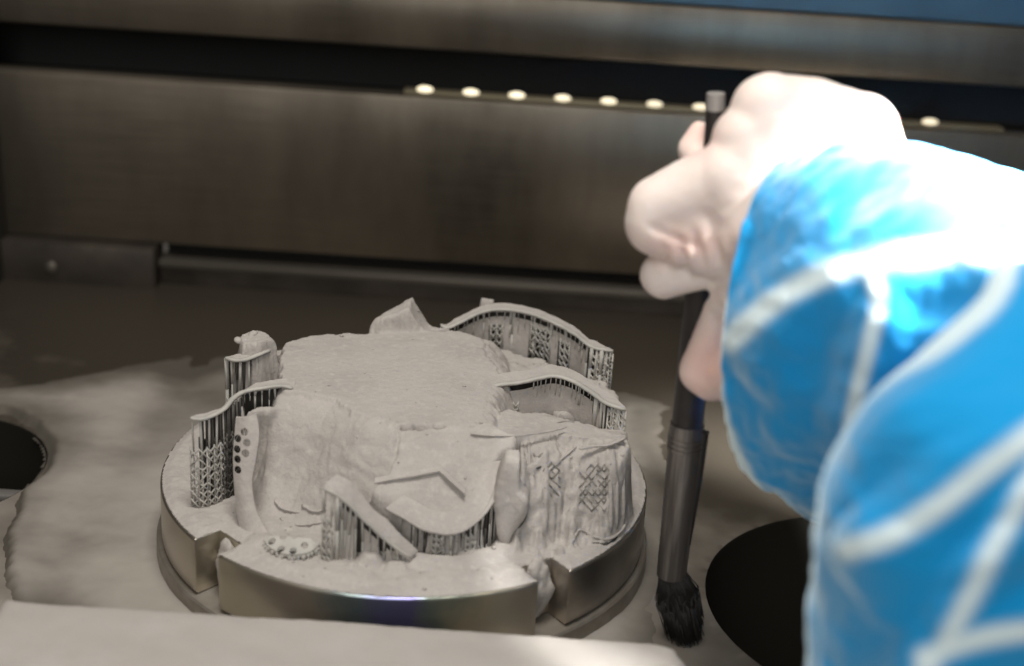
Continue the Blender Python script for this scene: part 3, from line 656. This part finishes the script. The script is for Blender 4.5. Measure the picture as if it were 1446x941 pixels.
Z = ZF - .9 + 1.5*(side*sstep(-2.5, 1., d) + (1-side)*sstep(-3, 24, d)) + th; idx = np.arange(X.size).reshape(X.shape)
Q = np.stack([idx[:-1, :-1], idx[:-1, 1:], idx[1:, 1:], idx[1:, :-1]], -1).reshape(-1, 4)
keep = (d.ravel()[Q] > -3).all(1) & (np.hypot(X, Y).ravel()[Q] > 70).all(1); Q = Q[keep]
FPM = dust_steel('floor_powder', (.33, .302, .268), (.15, .134, .112), 18, .30, 1.05, .8)
fp = mk_np('floor_powder', np.stack([X, Y, Z], -1).reshape(-1, 3), Q, FPM); tag(fp, 'thin drift of grey metal powder spread over the chamber floor', 'powder', kind='stuff')
fa = .75*sstep(-1, 34, d) - .30 + .45*side*sstep(-1, 4, d) + .13*fbm(X/50, Y/14, 0, 117) + .10*sstep(0, -60, Y) - .36*sstep(10, 95, Y)
a = fp.data.attributes.new('dust', 'FLOAT', 'POINT'); a.data.foreach_set('value', fa.ravel().astype(np.float32))

bl, br = at_y(4, 842, -84), at_y(968, 908, -84)
zt = (bl[2]+br[2])/2
V, F = [], []; x0, x1, y0, y1 = bl[0], br[0], -190., -84.; rc = 4.5
NX, NY = 110, 50
xs = np.concatenate([x0+rc*(1-np.cos(np.linspace(0, math.pi/2, 8)))*1., np.linspace(x0+rc, x1-rc, NX)[1:-1], x1-rc*(1-np.sin(np.linspace(0, math.pi/2, 8)))])
ys = np.concatenate([np.linspace(y0, y1-3, NY)[:-1], y1-3*(1-np.sin(np.linspace(0, math.pi/2, 8)))])
X, Y = np.meshgrid(xs, ys)
ex = np.minimum(X-x0, x1-X); ez = np.where(ex < rc, rc-np.sqrt(np.maximum(rc**2-(rc-np.maximum(ex, 0))**2, 0)), 0); ey = np.where(y1-Y < 3, 3-np.sqrt(np.maximum(9-(3-(y1-Y))**2, 0)), 0)
Z = zt - .6*np.maximum(ez, ey) + .6*fbm(X/16, Y/9, 0, 121) + .22*fbm(X/3.5, Y/3.5, 0, 122)
nr, nc = X.shape
cxr = sstep(x1-9, x1, X)*sstep(y1-9, y1, Y); X = X-cxr*2.2; Y = Y-cxr*2.2
V = [tuple(v) for v in np.stack([X, Y, Z], -1).reshape(-1, 3)]; nv = len(V); F = [(i*nc+j, i*nc+j+1, (i+1)*nc+j+1, (i+1)*nc+j) for i in range(nr-1) for j in range(nc-1)]
per = [j for j in range(nc)] + [i*nc+nc-1 for i in range(1, nr)] + [(nr-1)*nc+j for j in range(nc-2, -1, -1)] + [i*nc for i in range(nr-2, 0, -1)]
for q in per: V.append((V[q][0], V[q][1], ZF+.3))
for i in range(len(per)): F.append((per[i], nv+i, nv+(i+1) % len(per), per[(i+1) % len(per)]))
BARM = mat('bar_powder', (.40, .372, .345), .9, 0, [(14, (.37, .343, .315), .4, .65), (60, (.43, .405, .38), .5, .8)], [(160, .25, .5), (1200, .25, .2)], Specular_IOR_Level=.2)
bar = mk('front_bar', V, F, BARM, smooth=True); smooth_angle(bar, 50); tag(bar, 'broad pale powder dusted bar across the bottom in front of the plate', 'bar')

# ------------------------------------------------------------------ brush
YB = -46.
br_axis = [at_y(x, y, YB) for x, y in [(1011, 132), (1008, 215), (992, 395), (981, 500), (970, 605), (962, 690), (948, 812), (958, 862), (966, 902)]]
BR = empty('brush', tuple(br_axis[-1])); tag(BR, 'dark slender cleaning brush held upright by the hand beside the plate', 'brush')
def stick(name, pts, rad, mat_, k=20, noise=0., flat=1.):
    pts = [np.asarray(p) for p in pts]; V, F = [], []
    for i, p in enumerate(pts):
        t = pts[min(i+1, len(pts)-1)]-pts[max(i-1, 0)]; t /= np.linalg.norm(t); s = np.cross(t, [0, 1., 0]); s /= np.linalg.norm(s); u = np.cross(s, t)
        for j in range(k):
            a_ = 2*math.pi*j/k; q = rad[i]*(1+noise*float(vnoise(j*1.3, p[2]*.2, 0, 5))); V.append(p+s*math.cos(a_)*q+u*math.sin(a_)*q*flat)
    for i in range(len(pts)-1):
        for j in range(k): F.append((i*k+j, i*k+(j+1) % k, (i+1)*k+(j+1) % k, (i+1)*k+j))
    F.append(tuple(range(k))[::-1]); F.append(tuple((len(pts)-1)*k+j for j in range(k)))
    o = mk(name, V, F, mat_, BR); bm = bmesh.new(); bm.from_mesh(o.data); bmesh.ops.recalc_face_normals(bm, faces=bm.faces); bm.to_mesh(o.data); bm.free(); smooth_angle(o, 40); return o
a0, a1 = br_axis[0], br_axis[1]
def along(i, j, t): return br_axis[i]*(1-t)+br_axis[j]*t
HANDM = mat('brush_handle', (.022, .019, .018), .45, 0, [(60, (.05, .043, .04), .5, .75, (1, 1, .1))], [(300, .15, .2, (1, 1, .1))])
FERM = mat('brush_ferrule', (.10, .088, .08), .42, .45, [(120, (.5, .45, .41), .45, .7, (1, 1, .06)), (50, (.03, .027, .025), .5, .7, (1, 1, .15))], [(500, .2, .2, (1, 1, .05))])
stick('end_cap', [a0, along(0, 1, .28)], [2.3, 2.4], mat('cap_grey', (.42, .40, .38), .4, .3))
stick('handle', [along(0, 1, .285), br_axis[1], along(1, 2, .5), br_axis[2], br_axis[3], br_axis[4]], [2.3, 2.8, 3.5, 4.1, 4.3, 4.3], HANDM)
stick('ferrule', [along(3, 4, .93), br_axis[4], along(4, 5, .4), br_axis[5], along(5, 6, .5), br_axis[6]], [4.7, 4.8, 4.7, 4.6, 4.4, 4.2], FERM)
for t_ in (.12, .2, .28): stick('crimp_ring', [along(4, 5, t_), along(4, 5, t_+.04)], [5.0, 5.0], FERM)
lip_ = stick('ferrule_seam', [along(4, 5, .0)+[4.4, -1.5, 0], along(4, 5, .8)+[4.1, -1.5, 0], along(5, 6, .6)+[3.6, -1.5, 0]], [1.5, 1.3, .6], HANDM, 10)
BRM = mat('bristle_hair', (.018, .016, .015), .7)
V, F = [], []; R_ = random.Random(4)
b0, b1 = br_axis[6], br_axis[8]
for i in range(1700):
    an = R_.uniform(0, 2*math.pi); q = math.sqrt(R_.random()); s = np.array([math.cos(an)*q, math.sin(an)*q, 0])
    p = b0+s*3.6+[0, 0, 1.5]; e = b1+s*np.array([4.6, 5.5, 0])+[R_.gauss(0, .6), R_.gauss(0, .6), R_.uniform(-.6, 7.)]; mid = p*.5+e*.5+s*1.2+[R_.gauss(0, .5), R_.gauss(0, .5), R_.uniform(-3, 3)]
    e[2] = max(e[2], ZF+.6)
    bar_geo(V, F, p, mid, .17, .15, 3); bar_geo(V, F, mid, e, .15, .07, 3)
o = mk('bristles', V, F, BRM, BR); tag(o, kind='stuff')
for c in [c for c in COL.objects if c.parent is BR]: c.matrix_parent_inverse = Matrix.Translation(-BR.location)

# ------------------------------------------------------------------ the person's hand and sleeve
def capsule(bm, p, q, r0, r1, n=7, ends=True):
    p, q = np.asarray(p), np.asarray(q)
    for t in np.linspace(0, 1, n):
        c = p*(1-t)+q*t; r = r0*(1-t)+r1*t
        bmesh.ops.create_icosphere(bm, subdivisions=3, radius=r*MM, matrix=Matrix.Translation(Vector(c)*MM))
def HP(px, py, y): return at_y(px, py, y)
bm = bmesh.new()
C_ = lambda p, q, r0, r1, n=7: capsule(bm, HP(*p), HP(*q), r0, r1, n)
# back of the hand: knuckles along the top, metacarpals running into the sleeve
C_((1086, 160, -58), (1120, 300, -66), 9.8, 13)
C_((1090, 162, -57), (1150, 164, -56), 9.8, 9.3)
C_((1150, 164, -56), (1215, 184, -55), 9.3, 8.8)
C_((1215, 186, -55), (1225, 300, -66), 9.6, 13)
C_((1150, 165, -56), (1170, 300, -66), 9., 14)
C_((1060, 200, -60), (1090, 330, -68), 9.5, 13)
C_((1040, 255, -62), (1080, 345, -66), 11., 11)
C_((1120, 300, -66), (1260, 430, -84), 15, 18, 9)
# index finger bent to the left and folded back under
C_((1040, 250, -62), (936, 296, -57), 9.8, 9.2, 9)
C_((934, 312, -57), (1010, 348, -62), 9.4, 8., 8)
C_((990, 300, -60), (1040, 350, -64), 9., 8.5, 5)
# middle finger tip under it
C_((938, 388, -53), (985, 372, -56), 6.4, 6.8, 5); C_((985, 372, -56), (1050, 350, -60), 6.8, 8, 5)
# thumb tip behind the brush
C_((988, 184, -38), (978, 212, -40), 2.6, 4.0, 4); C_((978, 212, -40), (1020, 262, -46), 4., 7, 6)
# little finger resting on the handle lower down
C_((1022, 440, -60), (992, 522, -57), 5.2, 6.2, 7); C_((992, 524, -57), (1006, 536, -58), 6.2, 6., 3); C_((1006, 536, -58), (1070, 520, -68), 6., 7.5, 6); C_((1022, 440, -60), (1060, 400, -68), 5.2, 7, 4)
me = bpy.data.meshes.new('person'); bm.to_mesh(me); bm.free()
SKIN = bpy.data.materials.new('pale_skin'); SKIN.use_nodes = True
nt = SKIN.node_tree; N, L = nt.nodes, nt.links; b = N['Principled BSDF']
tc = N.new('ShaderNodeTexCoord'); tn = N.new('ShaderNodeTexNoise'); tn.inputs['Scale'].default_value = 35; tn.inputs['Detail'].default_value = 4; L.new(tc.outputs['Object'], tn.inputs['Vector'])
rp = N.new('ShaderNodeValToRGB'); rp.color_ramp.elements[0].position = .35; rp.color_ramp.elements[1].position = .65; rp.color_ramp.elements[0].color = (.84, .71, .65, 1); rp.color_ramp.elements[1].color = (.89, .80, .75, 1); L.new(tn.outputs[0], rp.inputs[0])
fa_ = N.new('ShaderNodeAttribute'); fa_.attribute_name = 'flush'; mf = N.new('ShaderNodeMix'); mf.data_type = 'RGBA'; L.new(fa_.outputs['Fac'], mf.inputs[0]); L.new(rp.outputs[0], mf.inputs[6]); mf.inputs[7].default_value = (.78, .47, .40, 1)
L.new(mf.outputs[2], b.inputs['Base Color']); b.inputs['Roughness'].default_value = .6
b.inputs['Subsurface Weight'].default_value = .25; b.inputs['Subsurface Radius'].default_value = (.006, .0025, .0015); b.inputs['Subsurface Scale'].default_value = .6
tw = N.new('ShaderNodeTexNoise'); tw.inputs['Scale'].default_value = 160; tw.inputs['Detail'].default_value = 4; L.new(tc.outputs['Object'], tw.inputs['Vector'])
bp = N.new('ShaderNodeBump'); bp.inputs['Strength'].default_value = .25; bp.inputs['Distance'].default_value = .0008; L.new(tw.outputs[0], bp.inputs['Height']); L.new(bp.outputs[0], b.inputs['Normal'])
person = link('person', me, SKIN)
md = person.modifiers.new('r', 'REMESH'); md.mode = 'VOXEL'; md.voxel_size = .9*MM
md = person.modifiers.new('s', 'SMOOTH'); md.factor = .5; md.iterations = 5
bake(person)
# creases across the folded finger
co = np.empty(len(person.data.vertices)*3); person.data.vertices.foreach_get('co', co); co = co.reshape(-1, 3)
no = np.empty(len(co)*3); person.data.vertices.foreach_get('normal', no); no = no.reshape(-1, 3)
ppx = np.array(to_px(co/MM)).T if False else None
v = co/MM-CAM; zz = v@FW; hx, hy = PW/2+PF*(v@CR)/zz, PH/2-PF*(v@CU)/zz
wr = np.exp(-((hx-985)/42.)**2-((hy-360)/26.)**2)*np.sin((hx-.25*hy)/4.0)*1.0 - .9*np.exp(-((hy-(322+.42*(hx-920)))/5.)**2)*sstep(905, 930, hx)*sstep(1010, 970, hx)
wr = wr + .35*fbm(co[:, 0]/MM/7, co[:, 1]/MM/7, co[:, 2]/MM/7, 131, 3)
co = co + no*(wr*MM)[:, None]; person.data.vertices.foreach_set('co', co.astype(np.float32).ravel()); person.data.update()
person.data.polygons.foreach_set('use_smooth', [True]*len(person.data.polygons))
fl = np.maximum(np.exp(-((hx-1000)/45.)**2-((hy-520)/60.)**2), np.maximum(.8*np.exp(-((hx-985)/25.)**2-((hy-190)/30.)**2), .7*np.exp(-((hx-965)/60.)**2-((hy-345)/28.)**2)))
a = person.data.attributes.new('flush', 'FLOAT', 'POINT'); a.data.foreach_set('value', np.clip(fl*.8, 0, 1).astype(np.float32))
tag(person, 'person with a pale hand gripping the brush, in a blue sleeve with painted white highlights along its folds', 'person')

SLEEVE = bpy.data.materials.new('blue_cloth'); SLEEVE.use_nodes = True
nt = SLEEVE.node_tree; N, L = nt.nodes, nt.links; b = N['Principled BSDF']; b.inputs['Roughness'].default_value = .9; b.inputs['Specular IOR Level'].default_value = .2
b.inputs['Sheen Weight'].default_value = 1.; b.inputs['Sheen Roughness'].default_value = .4; b.inputs['Sheen Tint'].default_value = (.8, .95, 1, 1)
att = N.new('ShaderNodeAttribute'); att.attribute_name = 'print'  # mask of fold and cuff-edge highlights, painted white into the cloth
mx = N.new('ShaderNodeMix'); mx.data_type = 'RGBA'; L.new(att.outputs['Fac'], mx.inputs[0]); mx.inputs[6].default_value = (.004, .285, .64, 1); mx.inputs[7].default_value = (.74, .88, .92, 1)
L.new(mx.outputs[2], b.inputs['Base Color'])
tc = N.new('ShaderNodeTexCoord'); tn = N.new('ShaderNodeTexNoise'); tn.inputs['Scale'].default_value = 700; L.new(tc.outputs['Object'], tn.inputs['Vector'])
bp = N.new('ShaderNodeBump'); bp.inputs['Strength'].default_value = .25; bp.inputs['Distance'].default_value = .0005; L.new(tn.outputs[0], bp.inputs['Height'])
tw = N.new('ShaderNodeTexNoise'); tw.inputs['Scale'].default_value = 45; tw.inputs['Detail'].default_value = 3; tw.inputs['Distortion'].default_value = .6
mpw = N.new('ShaderNodeMapping'); mpw.inputs['Scale'].default_value = (.5, .5, 1.6); mpw.inputs['Rotation'].default_value = (0, .6, 0); L.new(tc.outputs['Object'], mpw.inputs[0]); L.new(mpw.outputs[0], tw.inputs['Vector'])
bw = N.new('ShaderNodeBump'); bw.inputs['Strength'].default_value = .3; bw.inputs['Distance'].default_value = .003; L.new(tw.outputs[0], bw.inputs['Height']); L.new(bp.outputs[0], bw.inputs['Normal']); L.new(bw.outputs[0], b.inputs['Normal'])
RIDGE_LINES = [([(1040, 478), (1110, 420), (1180, 390), (1240, 376), (1320, 364), (1400, 362), (1500, 372)], 17),  # fold ridges whose highlights are painted into the cloth colour
         ([(1232, 392), (1243, 430), (1232, 480), (1216, 540), (1204, 600)], 12),
         ([(1450, 372), (1425, 425), (1385, 465), (1340, 500), (1285, 530), (1240, 562), (1200, 612), (1172, 670), (1160, 740), (1154, 820), (1150, 960)], 14),
         ([(1222, 774), (1270, 756), (1330, 714), (1390, 664), (1470, 606)], 15),
         ([(1470, 650), (1430, 730), (1385, 820), (1345, 900), (1310, 960)], 12),
         ([(1318, 925), (1370, 902), (1430, 888), (1500, 880)], 14)]
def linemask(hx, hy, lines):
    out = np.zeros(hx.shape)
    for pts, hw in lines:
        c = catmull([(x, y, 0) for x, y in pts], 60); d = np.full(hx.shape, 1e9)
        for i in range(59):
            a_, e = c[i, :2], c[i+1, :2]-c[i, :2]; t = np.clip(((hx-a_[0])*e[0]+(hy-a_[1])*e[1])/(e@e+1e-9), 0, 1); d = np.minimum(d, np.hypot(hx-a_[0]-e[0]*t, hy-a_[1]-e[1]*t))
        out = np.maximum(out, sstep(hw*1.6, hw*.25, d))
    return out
def cloth(name, rings, lines, nth, nal, fold, closed_end=False):
    rings3 = []
    for T, M_, B, yc, ym in rings:
        t, b_, m_ = at_y(*T, yc), at_y(*B, yc), at_y(*M_, ym); c = (t+b_)/2; rings3.append(np.concatenate([c, (t-b_)/2, m_-c]))
    R3 = np.array(rings3); s = np.linspace(0, len(R3)-1, nal)
    G = np.stack([np.interp(s, np.arange(len(R3)), R3[:, k]) for k in range(9)], 1)
    for _ in range(110): G[1:-1] = .25*G[:-2]+.5*G[1:-1]+.25*G[2:]
    th = np.linspace(0, 2*math.pi, nth, endpoint=False)
    V = G[:, None, :3] + G[:, None, 3:6]*np.cos(th)[None, :, None] + G[:, None, 6:9]*np.sin(th)[None, :, None]
    cen = np.repeat(G[:, None, :3], nth, 1); nrm = V-cen; nrm /= np.linalg.norm(nrm, axis=2, keepdims=True)+1e-9
    v = V-CAM; zz = v@FW; hx, hy = PW/2+PF*(v@CR)/zz, PH/2-PF*(v@CU)/zz
    front = (np.sin(th) > -.15)[None, :]*np.ones_like(hx)
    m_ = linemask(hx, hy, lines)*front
    m2 = linemask(hx, hy, [(p, h*3.4) for p, h in lines])*front
    V = V + nrm*(m_*.2 + m2*2.8 + fold*fbm((V[..., 0]+.6*V[..., 2])/34, V[..., 1]/20, (V[..., 2]-.6*V[..., 0])/13, 141, 4))[..., None]
    idx = np.arange(nal*nth).reshape(nal, nth); j2 = np.roll(idx, -1, 1)
    Q = np.stack([idx[:-1], j2[:-1], j2[1:], idx[1:]], -1).reshape(-1, 4)
    o = mk_np(name, V.reshape(-1, 3), Q, SLEEVE, person)
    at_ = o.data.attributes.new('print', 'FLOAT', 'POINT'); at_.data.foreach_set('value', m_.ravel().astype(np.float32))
    sm = o.modifiers.new('t', 'SOLIDIFY'); sm.thickness = .9*MM; sm.offset = -1
    return o
cloth('sleeve', [((1126, 232), (1028, 440), (1082, 668), -62, -88), ((1200, 206), (1105, 462), (1130, 726), -68, -108), ((1300, 217), (1210, 475), (1225, 765), -76, -124), ((1385, 247), (1330, 500), (1330, 815), -86, -138), ((1520, 300), (1490, 520), (1480, 880), -104, -160), ((1700, 380), (1690, 600), (1690, 980), -120, -180)], RIDGE_LINES[:2]+[([(1030, 330), (1014, 400), (1013, 460), (1020, 530), (1038, 605), (1072, 676)], 7)], 240, 220, 3.6)  # extra narrow line: pale rim light on the cuff edge, painted in
# the nearer fold of the same sleeve hanging from the elbow
cloth('sleeve_drape', [((1438, 365), (1560, 372), (1740, 365), -150, -160), ((1424, 420), (1550, 430), (1760, 420), -150, -172), ((1340, 496), (1520, 510), (1780, 496), -150, -182), ((1262, 558), (1480, 580), (1800, 558), -150, -190), ((1226, 612), (1460, 640), (1800, 612), -150, -194), ((1200, 680), (1450, 710), (1800, 680), -150, -196), ((1188, 790), (1450, 820), (1800, 790), -150, -198), ((1182, 960), (1450, 990), (1800, 960), -150, -198), ((1180, 1120), (1450, 1150), (1800, 1120), -150, -198)], RIDGE_LINES[2:], 240, 220, 3.0)
